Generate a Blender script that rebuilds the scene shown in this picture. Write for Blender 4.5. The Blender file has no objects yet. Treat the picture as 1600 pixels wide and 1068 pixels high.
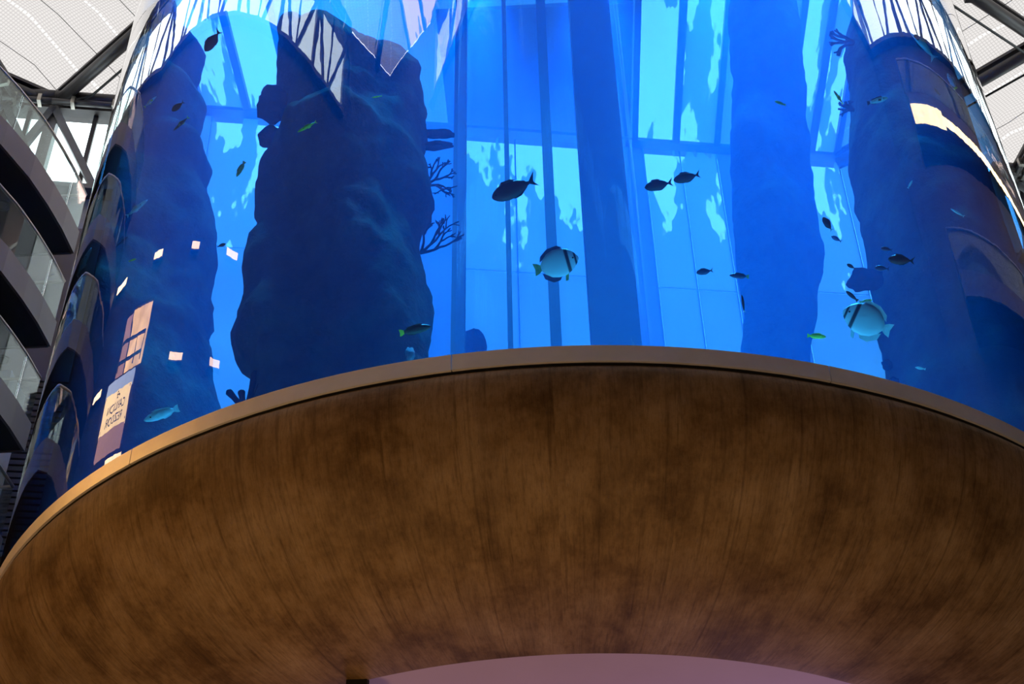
import bpy, bmesh, math, random
from mathutils import Vector, Matrix, noise

random.seed(7)
C = bpy.context.scene.collection
SC = bpy.context.scene
PI = math.pi

# ------------------------------------------------------------------ camera
# metres; the lens is the origin, the hall floor lies 1.6 m below it
F_PX, PITCH, ROLL, YAW = 2202.1, 0.68992, -0.021009, -0.035836
FW = Vector((math.sin(YAW)*math.cos(PITCH), math.cos(YAW)*math.cos(PITCH), math.sin(PITCH)))
RT0 = Vector((math.cos(YAW), -math.sin(YAW), 0)); UP0 = RT0.cross(FW)
RT = RT0*math.cos(ROLL) + UP0*math.sin(ROLL)
UP = -RT0*math.sin(ROLL) + UP0*math.cos(ROLL)
cd = bpy.data.cameras.new('camera'); cam = bpy.data.objects.new('camera', cd); C.objects.link(cam)
cd.sensor_width = 36; cd.lens = F_PX/1600*36; cd.clip_end = 300
cam.matrix_world = Matrix(((RT.x, UP.x, -FW.x, 0), (RT.y, UP.y, -FW.y, 0), (RT.z, UP.z, -FW.z, 0), (0, 0, 0, 1)))
SC.camera = cam

# ------------------------------------------------------------------ world: even overcast sky
w = bpy.data.worlds.new('overcast_sky'); SC.world = w; w.use_nodes = True
bg = w.node_tree.nodes['Background']; bg.inputs[0].default_value = (0.93, 0.97, 1.0, 1); bg.inputs[1].default_value = 6.0

# ------------------------------------------------------------------ exposure and light paths
vs = SC.view_settings
vs.view_transform = 'Standard'; vs.look = 'None'; vs.gamma = 1; vs.use_curve_mapping = False; vs.exposure = 0.0
cy = SC.cycles
cy.max_bounces = 10; cy.diffuse_bounces = 3; cy.glossy_bounces = 4; cy.transmission_bounces = 6
cy.transparent_max_bounces = 40; cy.volume_bounces = 0
cy.sample_clamp_indirect = 6; cy.caustics_reflective = False; cy.caustics_refractive = False

AX = Vector((0, 13.61, 0)); RG = 5.75          # tank axis and outer radius
ZR = 6.41; ZB = 6.255                          # top and foot of the steel band
ZT = 26.3                                      # top of the tank
FLOOR = -1.6

def light(name, kind, loc, energy, color, size=1.0, target=None, **k):
    d = bpy.data.lights.new(name, kind); d.energy = energy; d.color = color
    if kind == 'AREA': d.shape = 'DISK'; d.size = size
    if kind in ('POINT', 'SPOT'): d.shadow_soft_size = size
    for a, b in k.items(): setattr(d, a, b)
    o = bpy.data.objects.new(name, d); C.objects.link(o); o.location = loc
    if target is not None:
        o.rotation_euler = (Vector(target)-Vector(loc)).to_track_quat('-Z', 'Y').to_euler()
    return o

# warm bar and lounge lamps on the hall floor below the tank, pink lamp in the passage under it
light('bar_lamp', 'AREA', (-5.0, 6.5, -0.2), 110, (1.0, 0.56, 0.20), 1.6, (-3.0, 10.5, 6))
light('bar_lamp', 'AREA', (1.5, 4.6, -1.0), 80, (1.0, 0.60, 0.25), 2.0, (1.0, 10.0, 6))
light('bar_lamp', 'AREA', (7.0, 6.5, -1.0), 22, (1.0, 0.66, 0.32), 2.0, (4.0, 10.5, 6))
light('passage_lamp', 'AREA', (0.3, 12.8, 4.3), 95, (0.85, 0.52, 1.0), 5.0, (0.3, 11.6, 5))
# aquarium lamps over the water
for k in range(12):
    a = k*PI/6 + 0.26
    light('aquarium_lamp', 'AREA', (4.9*math.sin(a), 13.61+4.9*math.cos(a), 25.8), 850, (0.08, 0.42, 1.0), 0.8,
          (4.7*math.sin(a), 13.61+4.7*math.cos(a), 6), spread=math.radians(40))

# ------------------------------------------------------------------ pixel helpers (1600 x 1068 frame)
def ray(x, y):
    return (FW*F_PX + RT*(x-800) - UP*(y-534)).normalized()
def at_y(x, y, Y):
    d = ray(x, y); return d*(Y/d.y)
def at_z(x, y, z):
    d = ray(x, y); return d*(z/d.z)
def in_tank(x, y, depth, rad=5.5):
    """point inside the water, depth metres behind the wall along the view"""
    d = ray(x, y); a = d.x*d.x+d.y*d.y; b = -2*d.y*AX.y; c = AX.y**2-rad*rad
    q = b*b-4*a*c
    if q < 0: q = 0
    t0 = (-b-math.sqrt(q))/(2*a); t1 = (-b+math.sqrt(q))/(2*a)
    return d*min(t0+depth, (t0+t1)/2)

# ------------------------------------------------------------------ materials
def new_mat(name):
    m = bpy.data.materials.new(name); m.use_nodes = True
    nt = m.node_tree; nt.nodes.clear()
    out = nt.nodes.new('ShaderNodeOutputMaterial')
    return m, nt, out
def node(nt, t, **k):
    n = nt.nodes.new(t)
    for a, b in k.items(): setattr(n, a, b)
    return n
def setin(n, **k):
    for a, b in k.items():
        n.inputs[a.replace('_', ' ')].default_value = b
def ramp(nt, fac, stops):
    r = node(nt, 'ShaderNodeValToRGB'); e = r.color_ramp.elements
    while len(e) > 1: e.remove(e[0])
    e[0].position = stops[0][0]; e[0].color = (*stops[0][1], 1)
    for p, c in stops[1:]:
        x = e.new(p); x.color = (*c, 1)
    nt.links.new(fac, r.inputs[0]); return r.outputs[0]
def noise_tex(nt, scale, detail=4, rough=0.6, vec=None, mapping=None, coord='Object'):
    tc = node(nt, 'ShaderNodeTexCoord'); src = tc.outputs[coord] if vec is None else vec
    if mapping:
        mp = node(nt, 'ShaderNodeMapping'); mp.inputs['Scale'].default_value = mapping
        nt.links.new(src, mp.inputs[0]); src = mp.outputs[0]
    n = node(nt, 'ShaderNodeTexNoise'); setin(n, Scale=scale, Detail=detail, Roughness=rough)
    nt.links.new(src, n.inputs['Vector']); return n.outputs[0]

def pbr(name, col, rough=0.5, metal=0.0, var=0.15, scale=3.0, bump=0.0, spec=0.5):
    m, nt, out = new_mat(name)
    b = node(nt, 'ShaderNodeBsdfPrincipled'); setin(b, Roughness=rough, Metallic=metal)
    b.inputs['Specular IOR Level'].default_value = spec
    f = noise_tex(nt, scale)
    lo = tuple(max(0, c*(1-var)) for c in col); hi = tuple(min(1, c*(1+var)) for c in col)
    nt.links.new(ramp(nt, f, [(0.3, lo), (0.7, hi)]), b.inputs['Base Color'])
    if bump:
        bp = node(nt, 'ShaderNodeBump'); setin(bp, Strength=1.0, Distance=bump)
        nt.links.new(f, bp.inputs['Height']); nt.links.new(bp.outputs[0], b.inputs['Normal'])
    nt.links.new(b.outputs[0], out.inputs[0]); return m

def emis(name, col, strength, var=0.1, scale=4):
    m, nt, out = new_mat(name)
    e = node(nt, 'ShaderNodeEmission'); setin(e, Strength=strength)
    f = noise_tex(nt, scale, 2)
    nt.links.new(ramp(nt, f, [(0.3, tuple(c*(1-var) for c in col)), (0.7, col)]), e.inputs[0])
    nt.links.new(e.outputs[0], out.inputs[0]); return m

def clear_glass(name, tint, refl=1.0, ior=1.5, wavy=False, wet=False):
    """thin clear sheet: tinted see-through plus a mirror reflection by Fresnel"""
    m, nt, out = new_mat(name)
    t = node(nt, 'ShaderNodeBsdfTransparent'); t.inputs[0].default_value = (*tint, 1)
    g = node(nt, 'ShaderNodeBsdfGlossy'); setin(g, Roughness=0.0); g.inputs[0].default_value = (1, 1, 1, 1)
    fr = node(nt, 'ShaderNodeFresnel'); ge = node(nt, 'ShaderNodeNewGeometry')
    mu = node(nt, 'ShaderNodeMath', operation='MULTIPLY', use_clamp=True); mu.inputs[1].default_value = refl
    if wet:       # water touches the inner face: no mirror from that side
        fr.inputs[0].default_value = ior
        sb = node(nt, 'ShaderNodeMath', operation='SUBTRACT'); sb.inputs[0].default_value = refl
        sc_ = node(nt, 'ShaderNodeMath', operation='MULTIPLY'); sc_.inputs[1].default_value = refl
        nt.links.new(ge.outputs['Backfacing'], sc_.inputs[0]); nt.links.new(sc_.outputs[0], sb.inputs[1]); nt.links.new(sb.outputs[0], mu.inputs[1])
    else:         # same mirror strength from either side of the sheet
        mi = node(nt, 'ShaderNodeMix', data_type='FLOAT'); mi.inputs[2].default_value = ior; mi.inputs[3].default_value = 1/ior
        nt.links.new(ge.outputs['Backfacing'], mi.inputs[0]); nt.links.new(mi.outputs[0], fr.inputs[0])
    nt.links.new(fr.outputs[0], mu.inputs[0])
    mx = node(nt, 'ShaderNodeMixShader')
    nt.links.new(mu.outputs[0], mx.inputs[0]); nt.links.new(t.outputs[0], mx.inputs[1]); nt.links.new(g.outputs[0], mx.inputs[2])
    if wavy:      # the polished acrylic is not quite even: mirror images wobble
        n1 = noise_tex(nt, 1.0, 2, 0.5, mapping=(5.0, 5.0, 1.3))
        n2 = noise_tex(nt, 1.0, 1, 0.5, mapping=(0.7, 0.7, 0.35))
        b1 = node(nt, 'ShaderNodeBump'); setin(b1, Strength=1.0, Distance=0.0007)
        b2 = node(nt, 'ShaderNodeBump'); setin(b2, Strength=1.0, Distance=0.006)
        nt.links.new(n1, b1.inputs['Height']); nt.links.new(n2, b2.inputs['Height'])
        nt.links.new(b1.outputs[0], b2.inputs['Normal']); nt.links.new(b2.outputs[0], g.inputs['Normal'])
    nt.links.new(mx.outputs[0], out.inputs[0]); return m

M = {}
M['acrylic'] = clear_glass('blue_acrylic', (0.24, 0.59, 0.97), 1.7, 1.5, wavy=True, wet=True)
M['acrylic_in'] = clear_glass('acrylic_inner_face', (1, 1, 1), 0.0)
M['clear_face'] = clear_glass('pane_clear_face', (0.98, 0.98, 0.98), 0.0)
M['tube'] = clear_glass('shaft_glass', (0.90, 0.96, 1.0), 0.5)
M['balustrade'] = clear_glass('balustrade_glass', (0.80, 0.90, 0.88), 1.2)
M['pane'] = clear_glass('window_glass', (0.75, 0.80, 0.80), 0.8)
M['far_pane'] = clear_glass('tinted_window_glass', (0.50, 0.46, 0.44), 0.8)
M['steel'] = pbr('brushed_steel', (0.90, 0.86, 0.82), 0.36, 0.35, 0.08, 2.0)
M['dark_steel'] = pbr('dark_painted_steel', (0.040, 0.032, 0.032), 0.45, 0.2, 0.2)
M['truss'] = pbr('grey_truss_steel', (0.10, 0.095, 0.10), 0.45, 0.2, 0.2)
M['cable'] = pbr('black_cable', (0.01, 0.01, 0.01), 0.5)
M['chrome'] = pbr('satin_rail_steel', (0.35, 0.32, 0.28), 0.3, 0.9, 0.1)
M['fascia'] = pbr('grey_fascia_metal', (0.085, 0.072, 0.068), 0.42, 0.4, 0.12, 1.5)
M['soffit'] = pbr('black_soffit', (0.006, 0.005, 0.005), 0.8, 0, 0.3)
M['wall'] = pbr('dark_hall_wall', (0.09, 0.075, 0.07), 0.8, 0, 0.15, 0.8)
M['stone'] = pbr('beige_stone', (0.34, 0.28, 0.22), 0.8, 0, 0.1, 1.5)
M['fin_joint'] = pbr('pale_glazing_joint', (0.45, 0.46, 0.46), 0.5)
M['louvre'] = pbr('brown_louvre', (0.06, 0.045, 0.04), 0.6, 0, 0.15)
M['board'] = pbr('grey_cladding', (0.16, 0.165, 0.17), 0.5, 0.1, 0.12)
M['floor'] = pbr('hall_floor_stone', (0.13, 0.10, 0.075), 0.5, 0, 0.15, 0.7)
M['pink'] = pbr('pale_soffit_paint', (0.60, 0.48, 0.66), 0.7, 0, 0.04, 1.0)
M['sand'] = pbr('pale_sand', (0.5, 0.47, 0.4), 0.9, 0, 0.2, 8)
M['shaft'] = pbr('shaft_steel', (0.03, 0.032, 0.034), 0.6, 0.0, 0.15)
M['mast'] = pbr('lift_mast_panel', (0.05, 0.055, 0.06), 0.7, 0.0, 0.15)
M['black'] = pbr('black_gap', (0.004, 0.004, 0.004), 0.9)
M['warm_lamp'] = emis('warm_lamp_glow', (1.0, 0.66, 0.36), 7)
M['warm_room'] = emis('warm_room_glow', (1.0, 0.56, 0.22), 4.5, 0.5, 1.2)
M['band_glow'] = emis('band_glow', (1.0, 0.46, 0.08), 10, 0.5, 0.8)
M['sign_face'] = emis('sign_cream_glow', (1.0, 0.66, 0.30), 4.5, 0.15, 2)
M['sign_cap'] = emis('sign_white_glow', (0.7, 0.78, 1.0), 2.0)
M['sign_foot'] = emis('sign_mauve_glow', (0.9, 0.45, 0.32), 1.5)
M['ink'] = pbr('dark_sign_ink', (0.02, 0.012, 0.008), 0.7)
M['cove'] = emis('cove_light_glow', (1.0, 0.72, 0.34), 6, 0.3, 1.0)

def frosted(name, t, tr):
    m, nt, out = new_mat(name)
    a = node(nt, 'ShaderNodeBsdfTranslucent')
    f = noise_tex(nt, 0.35, 2)
    nt.links.new(ramp(nt, f, [(0.3, tuple(c*0.75 for c in t)), (0.7, t)]), a.inputs[0])
    b = node(nt, 'ShaderNodeBsdfTransparent'); b.inputs[0].default_value = (*tr, 1)
    s = node(nt, 'ShaderNodeAddShader'); nt.links.new(a.outputs[0], s.inputs[0]); nt.links.new(b.outputs[0], s.inputs[1])
    nt.links.new(s.outputs[0], out.inputs[0]); return m
M['frosted'] = frosted('frosted_glazing', (0.15, 0.155, 0.155), (0.005, 0.005, 0.005))
M['frosted_dim'] = frosted('grey_frosted_glazing', (0.06, 0.062, 0.066), (0.0, 0.0, 0.0))

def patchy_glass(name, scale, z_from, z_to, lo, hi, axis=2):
    """frosted ground with clear drifts standing in for wavy refracted window light, more of them towards z_to (or along another axis)"""
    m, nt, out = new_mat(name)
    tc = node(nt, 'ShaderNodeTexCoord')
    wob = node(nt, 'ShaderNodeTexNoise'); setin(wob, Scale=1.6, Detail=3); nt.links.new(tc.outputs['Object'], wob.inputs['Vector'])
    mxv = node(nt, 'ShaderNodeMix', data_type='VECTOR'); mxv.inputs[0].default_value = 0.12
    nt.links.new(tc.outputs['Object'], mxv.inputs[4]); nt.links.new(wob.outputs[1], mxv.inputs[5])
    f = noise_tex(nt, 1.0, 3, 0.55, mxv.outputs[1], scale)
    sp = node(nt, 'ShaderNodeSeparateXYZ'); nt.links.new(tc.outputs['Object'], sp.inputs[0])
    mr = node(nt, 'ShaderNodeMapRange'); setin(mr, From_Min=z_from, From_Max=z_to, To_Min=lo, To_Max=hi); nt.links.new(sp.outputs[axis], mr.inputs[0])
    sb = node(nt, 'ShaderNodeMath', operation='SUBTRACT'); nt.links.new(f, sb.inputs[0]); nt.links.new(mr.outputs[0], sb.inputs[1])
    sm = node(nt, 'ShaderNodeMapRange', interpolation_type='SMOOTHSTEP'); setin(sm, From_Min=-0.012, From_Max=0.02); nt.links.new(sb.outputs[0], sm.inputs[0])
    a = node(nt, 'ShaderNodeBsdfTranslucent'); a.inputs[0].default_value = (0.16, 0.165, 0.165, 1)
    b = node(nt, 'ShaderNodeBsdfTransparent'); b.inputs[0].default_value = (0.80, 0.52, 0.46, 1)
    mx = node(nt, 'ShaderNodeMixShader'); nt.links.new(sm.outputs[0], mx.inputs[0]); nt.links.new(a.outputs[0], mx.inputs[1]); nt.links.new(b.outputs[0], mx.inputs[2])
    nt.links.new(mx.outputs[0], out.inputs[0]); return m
M['patchy'] = patchy_glass('light_patch_wall_glass', (1.5, 0.3, 0.42), 24.6, 30.0, 0.66, 0.44)  # wavy patches of window light put into the glass pattern
M['patchy_roof'] = patchy_glass('light_patch_roof_glass', (1.6, 0.32, 1.0), 18.0, 28.0, 0.42, 0.47, 1)

def membrane_mat(name, p0, d0, st):
    """white perforated mesh fabric: lets a little sky straight through, spreads the rest; rows of eyelets along d0 every st metres let more through"""
    m, nt, out = new_mat(name)
    tc = node(nt, 'ShaderNodeTexCoord')
    ang = math.atan2(d0[1], d0[0])
    def math_(op, a, b=None, c=None):
        n = node(nt, 'ShaderNodeMath', operation=op)
        for i, v in enumerate((a, b, c)):
            if v is None: continue
            if isinstance(v, (int, float)): n.inputs[i].default_value = v
            else: nt.links.new(v, n.inputs[i])
        return n.outputs[0]
    mp = node(nt, 'ShaderNodeMapping', vector_type='TEXTURE'); mp.inputs['Rotation'].default_value = (0, 0, ang); mp.inputs['Location'].default_value = (*p0, 0)
    nt.links.new(tc.outputs['Object'], mp.inputs[0])
    sx = node(nt, 'ShaderNodeSeparateXYZ'); nt.links.new(mp.outputs[0], sx.inputs[0])
    def dist(v, per): return math_('PINGPONG', v, per/2)          # distance to the nearest line of the set
    gu, gv = dist(sx.outputs[0], 0.085), dist(sx.outputs[1], 0.085)
    mn = math_('MINIMUM', gu, gv)
    col = ramp(nt, math_('DIVIDE', mn, 0.0425), [(0.0, (0.070, 0.063, 0.060)), (0.25, (0.118, 0.108, 0.102)), (1.0, (0.135, 0.124, 0.117))])
    row = math_('LESS_THAN', dist(sx.outputs[1], st), 0.034)
    dot = math_('LESS_THAN', dist(sx.outputs[0], 0.13), 0.042)
    hole = math_('MULTIPLY', row, dot)
    mx = node(nt, 'ShaderNodeMix', data_type='RGBA'); nt.links.new(hole, mx.inputs[0]); nt.links.new(col, mx.inputs[6]); mx.inputs[7].default_value = (0.22, 0.212, 0.20, 1)
    a = node(nt, 'ShaderNodeBsdfTranslucent'); nt.links.new(mx.outputs[2], a.inputs[0])
    b = node(nt, 'ShaderNodeBsdfTransparent'); b.inputs[0].default_value = (0.035, 0.033, 0.031, 1)
    s = node(nt, 'ShaderNodeAddShader'); nt.links.new(a.outputs[0], s.inputs[0]); nt.links.new(b.outputs[0], s.inputs[1])
    nt.links.new(s.outputs[0], out.inputs[0]); return m
M['membrane'] = membrane_mat('roof_mesh_fabric', (-13.62, 22.07), (0.49, 0.872), 1.75)
M['membrane_c'] = membrane_mat('roof_mesh_fabric_plain', (0, 500), (1.0, 0.0), 2000.0)
M['membrane_b'] = membrane_mat('roof_mesh_fabric_b', (11.6, 24.9), (0.74, -0.67), 1.87)

def concrete_mat():
    m, nt, out = new_mat('board_marked_concrete')
    b = node(nt, 'ShaderNodeBsdfPrincipled'); setin(b, Roughness=0.62); b.inputs['Specular IOR Level'].default_value = 0.25
    tc = node(nt, 'ShaderNodeTexCoord')
    fine = noise_tex(nt, 1.0, 5, 0.65, tc.outputs['UV'], (26.0, 0.9, 1))
    mid = noise_tex(nt, 1.0, 4, 0.6, tc.outputs['UV'], (5.0, 0.7, 1))
    blot = noise_tex(nt, 1.4, 6, 0.68, tc.outputs['UV'])
    c1 = ramp(nt, fine, [(0.32, (0.55, 0.52, 0.48)), (0.46, (1.0, 1.0, 1.0)), (0.8, (1.08, 1.06, 1.03))])
    c2 = ramp(nt, mid, [(0.28, (0.62, 0.59, 0.55)), (0.55, (1.0, 1.0, 1.0))])
    c3 = ramp(nt, blot, [(0.36, (0.14, 0.078, 0.030)), (0.5, (0.27, 0.168, 0.078)), (0.66, (0.37, 0.25, 0.14))])
    m1 = node(nt, 'ShaderNodeMix', data_type='RGBA', blend_type='MULTIPLY'); m1.inputs[0].default_value = 0.85
    nt.links.new(c3, m1.inputs[6]); nt.links.new(c1, m1.inputs[7])
    grit = noise_tex(nt, 1.0, 6, 0.75, tc.outputs['UV'], (42.0, 9.0, 1))
    c4 = ramp(nt, grit, [(0.33, (0.55, 0.53, 0.5)), (0.5, (1, 1, 1)), (0.72, (1.25, 1.22, 1.18))])
    m4 = node(nt, 'ShaderNodeMix', data_type='RGBA', blend_type='MULTIPLY'); m4.inputs[0].default_value = 0.7
    nt.links.new(m1.outputs[2], m4.inputs[6]); nt.links.new(c4, m4.inputs[7]); m1 = m4
    m2 = node(nt, 'ShaderNodeMix', data_type='RGBA', blend_type='MULTIPLY'); m2.inputs[0].default_value = 0.9
    nt.links.new(m1.outputs[2], m2.inputs[6]); nt.links.new(c2, m2.inputs[7])
    sp = node(nt, 'ShaderNodeSeparateXYZ'); nt.links.new(tc.outputs['UV'], sp.inputs[0])
    ad = node(nt, 'ShaderNodeMath', operation='ADD'); ad.inputs[1].default_value = 0.42; nt.links.new(sp.outputs[0], ad.inputs[0])
    pp = node(nt, 'ShaderNodeMath', operation='PINGPONG'); pp.inputs[1].default_value = 0.86; nt.links.new(ad.outputs[0], pp.inputs[0])
    jl = ramp(nt, pp.outputs[0], [(0.0, (0.45, 0.42, 0.4)), (0.006, (0.6, 0.58, 0.55)), (0.012, (1, 1, 1))])
    m3 = node(nt, 'ShaderNodeMix', data_type='RGBA', blend_type='MULTIPLY'); m3.inputs[0].default_value = 0.5
    nt.links.new(m2.outputs[2], m3.inputs[6]); nt.links.new(jl, m3.inputs[7])
    nt.links.new(m3.outputs[2], b.inputs['Base Color'])
    bp = node(nt, 'ShaderNodeBump'); setin(bp, Strength=0.6, Distance=0.01)
    nt.links.new(fine, bp.inputs['Height']); nt.links.new(bp.outputs[0], b.inputs['Normal'])
    nt.links.new(b.outputs[0], out.inputs[0]); return m
M['concrete'] = concrete_mat()

def rock_mat(name, a, c):
    m, nt, out = new_mat(name)
    b = node(nt, 'ShaderNodeBsdfDiffuse')
    f = noise_tex(nt, 1.1, 7, 0.65)
    nt.links.new(ramp(nt, f, [(0.32, a), (0.7, c)]), b.inputs['Color'])
    bp = node(nt, 'ShaderNodeBump'); setin(bp, Strength=1.0, Distance=0.12)
    nt.links.new(f, bp.inputs['Height']); nt.links.new(bp.outputs[0], b.inputs['Normal'])
    nt.links.new(b.outputs[0], out.inputs[0]); return m
M['rock'] = rock_mat('reef_rock', (0.008, 0.010, 0.012), (0.060, 0.075, 0.060))
M['coral'] = rock_mat('dark_coral', (0.002, 0.0022, 0.0025), (0.006, 0.007, 0.008))
M['coral_pale'] = rock_mat('pale_coral', (0.12, 0.12, 0.14), (0.22, 0.22, 0.25))

def water_mat():
    m, nt, out = new_mat('aquarium_water')
    v = node(nt, 'ShaderNodeVolumeAbsorption'); v.inputs['Color'].default_value = (0.0, 0.72, 0.95, 1); v.inputs['Density'].default_value = 0.05
    h = node(nt, 'ShaderNodeVolumeScatter'); h.inputs['Color'].default_value = (0.01, 0.31, 1.0, 1); h.inputs['Density'].default_value = 0.05; h.inputs['Anisotropy'].default_value = 0.0
    ad = node(nt, 'ShaderNodeAddShader'); nt.links.new(v.outputs[0], ad.inputs[0]); nt.links.new(h.outputs[0], ad.inputs[1])
    nt.links.new(ad.outputs[0], out.inputs['Volume']); return m
M['water'] = water_mat()

def banded(name, base, band, pos):
    """fish skin: body colour with upright bands across the length (object x)"""
    m, nt, out = new_mat(name)
    b = node(nt, 'ShaderNodeBsdfPrincipled'); setin(b, Roughness=0.45)
    tc = node(nt, 'ShaderNodeTexCoord'); sx = node(nt, 'ShaderNodeSeparateXYZ'); nt.links.new(tc.outputs['Object'], sx.inputs[0])
    mr = node(nt, 'ShaderNodeMapRange'); setin(mr, From_Min=-0.5, From_Max=0.5); nt.links.new(sx.outputs[0], mr.inputs[0])
    stops = [(0.0, base)]
    for p, wd in pos: stops += [(p-wd, base), (p-wd*0.5, band), (p+wd*0.5, band), (p+wd, base)]
    nt.links.new(ramp(nt, mr.outputs[0], stops), b.inputs['Base Color'])
    nt.links.new(b.outputs[0], out.inputs[0]); return m
M['navy'] = pbr('dark_fish_skin', (0.003, 0.003, 0.004), 0.5, 0, 0.3, 6)
M['bat'] = banded('silver_banded_skin', (0.85, 0.72, 0.75), (0.01, 0.01, 0.012), [(0.93, 0.03), (0.76, 0.05)])
M['yellow'] = pbr('yellow_fin', (0.95, 0.85, 0.05), 0.5, 0, 0.1)
M['teal'] = pbr('teal_fish_skin', (0.02, 0.04, 0.03), 0.5, 0, 0.5, 9)
M['blue'] = pbr('blue_fish_skin', (0.02, 0.04, 0.12), 0.45, 0, 0.3, 6)
M['lime'] = pbr('lime_fish_skin', (0.75, 0.80, 0.05), 0.5, 0, 0.2, 6)
M['pale'] = pbr('pale_fish_skin', (0.75, 0.82, 0.85), 0.4, 0, 0.15, 6)
M['olive'] = pbr('olive_fish_skin', (0.30, 0.34, 0.10), 0.5, 0, 0.5, 8)
M['white'] = pbr('white_fin', (0.6, 0.6, 0.6), 0.5, 0, 0.05)
M['eye'] = pbr('fish_eye', (0.01, 0.01, 0.01), 0.15)

# ------------------------------------------------------------------ mesh helpers
def obj(name, bm, mat, parent=None, smooth=False):
    me = bpy.data.meshes.new(name); bm.normal_update(); bm.to_mesh(me); bm.free()
    for mm in (mat if isinstance(mat, (list, tuple)) else [mat]): me.materials.append(mm)
    if smooth:
        for p in me.polygons: p.use_smooth = True
    o = bpy.data.objects.new(name, me); C.objects.link(o)
    if parent is not None: o.parent = parent
    return o
def tag(o, label, cat, group=None):
    o['label'] = label; o['category'] = cat
    if group: o['group'] = group
    return o
def thing(name, label, cat, loc=(0, 0, 0), group=None):
    o = bpy.data.objects.new(name, None); C.objects.link(o); o.location = loc
    return tag(o, label, cat, group)
def structure(o): o['kind'] = 'structure'; return o
def struct_root(name):
    o = bpy.data.objects.new(name, None); C.objects.link(o); return structure(o)

def bm_box(bm, lo, hi):
    v = [bm.verts.new((x, y, z)) for z in (lo[2], hi[2]) for y in (lo[1], hi[1]) for x in (lo[0], hi[0])]
    for f in ((0, 2, 3, 1), (4, 5, 7, 6), (0, 1, 5, 4), (2, 6, 7, 3), (0, 4, 6, 2), (1, 3, 7, 5)):
        bm.faces.new([v[i] for i in f])
def box(lo, hi):
    bm = bmesh.new(); bm_box(bm, lo, hi); return bm
def bar(p, q, wd, ht, up=Vector((0, 0, 1))):
    """rectangular bar from p to q"""
    bm = bmesh.new(); p, q = Vector(p), Vector(q); d = (q-p).normalized()
    s = d.cross(up)
    if s.length < 1e-4: s = d.cross(Vector((0, 1, 0)))
    s.normalize(); u = s.cross(d)
    v = [bm.verts.new(e + s*(a*wd/2) + u*(b*ht/2)) for e in (p, q) for a, b in ((-1, -1), (1, -1), (1, 1), (-1, 1))]
    for f in ((0, 3, 2, 1), (4, 5, 6, 7), (0, 1, 5, 4), (1, 2, 6, 5), (2, 3, 7, 6), (3, 0, 4, 7)): bm.faces.new([v[i] for i in f])
    return bm
def bm_tube(bm, pts, radii, seg=8, cap=True):
    pts = [Vector(p) for p in pts]; n = len(pts); rings = []
    if not isinstance(radii, (list, tuple)): radii = [radii]*n
    ref = None
    for i, p in enumerate(pts):
        d = (pts[min(i+1, n-1)]-pts[max(i-1, 0)]).normalized()
        if ref is None:
            ref = d.orthogonal().normalized()
        s = (ref - d*ref.dot(d)).normalized(); ref = s; t = d.cross(s)
        rings.append([bm.verts.new(p + (s*math.cos(k*2*PI/seg) + t*math.sin(k*2*PI/seg))*radii[i]) for k in range(seg)])
    for a, b in zip(rings, rings[1:]):
        for k in range(seg): bm.faces.new((a[k], a[(k+1) % seg], b[(k+1) % seg], b[k]))
    if cap:
        bm.faces.new(rings[0][::-1]); bm.faces.new(rings[-1])
def tube(pts, radii, seg=8):
    bm = bmesh.new(); bm_tube(bm, pts, radii, seg); return bm
def lathe(profile, seg=128, a0=0.0, a1=2*PI, closed=False, center=AX):
    """revolve (r, z) about the tank axis; angle 0 faces the camera; UV in metres"""
    bm = bmesh.new(); uv = bm.loops.layers.uv.new('UVMap')
    full = abs(a1-a0-2*PI) < 1e-6
    n = seg if full else seg+1
    vr = [r for r, z in profile]; L = [0]
    for (r0, z0), (r1, z1) in zip(profile, profile[1:]): L.append(L[-1]+math.hypot(r1-r0, z1-z0))
    rows = []
    for i in range(n):
        a = a0+(a1-a0)*i/seg
        rows.append([bm.verts.new((center.x+r*math.sin(a), center.y-r*math.cos(a), z)) for r, z in profile])
    m = len(profile)
    for i in range(seg):
        A, B = rows[i], rows[(i+1) % n]
        u0, u1 = (a0+(a1-a0)*i/seg)*5.5, (a0+(a1-a0)*(i+1)/seg)*5.5
        for k in range(m if closed else m-1):
            k2 = (k+1) % m
            f = bm.faces.new((A[k], A[k2], B[k2], B[k]))
            for lp, (u, v) in zip(f.loops, ((u0, L[k]), (u0, L[k2] if k2 else L[k]+.1), (u1, L[k2] if k2 else L[k]+.1), (u1, L[k]))): lp[uv].uv = (u, v)
    if closed and not full:
        bm.faces.new(rows[0]); bm.faces.new(rows[-1][::-1])
    return bm
def prism(poly, z0, z1):
    bm = bmesh.new()
    a = [bm.verts.new((x, y, z0)) for x, y in poly]; b = [bm.verts.new((x, y, z1)) for x, y in poly]
    bm.faces.new(a[::-1]); bm.faces.new(b); n = len(poly)
    for i in range(n): bm.faces.new((a[i], a[(i+1) % n], b[(i+1) % n], b[i]))
    return bm

# ================================================================== the hall
PA = Vector((-14.5, 24.8)); PB = Vector((14.0, 29.5))
HALL = [Vector(p) for p in ((-11.2, -5.7), (-7.2, -5.7), (17.2, 8.0), (16.4, 15.5), (14.0, 29.5), (-14.5, 24.8), (-16.3, 14.0), (-14.2, 3.5), (-13.0, -2.3))]   # counter-clockwise plan
ZC0, ZC1 = 26.5, 30.0
structure(obj('floor', prism([(p.x*1.03, 9+(p.y-9)*1.03) for p in HALL], FLOOR-0.3, FLOOR), M['floor']))

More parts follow.
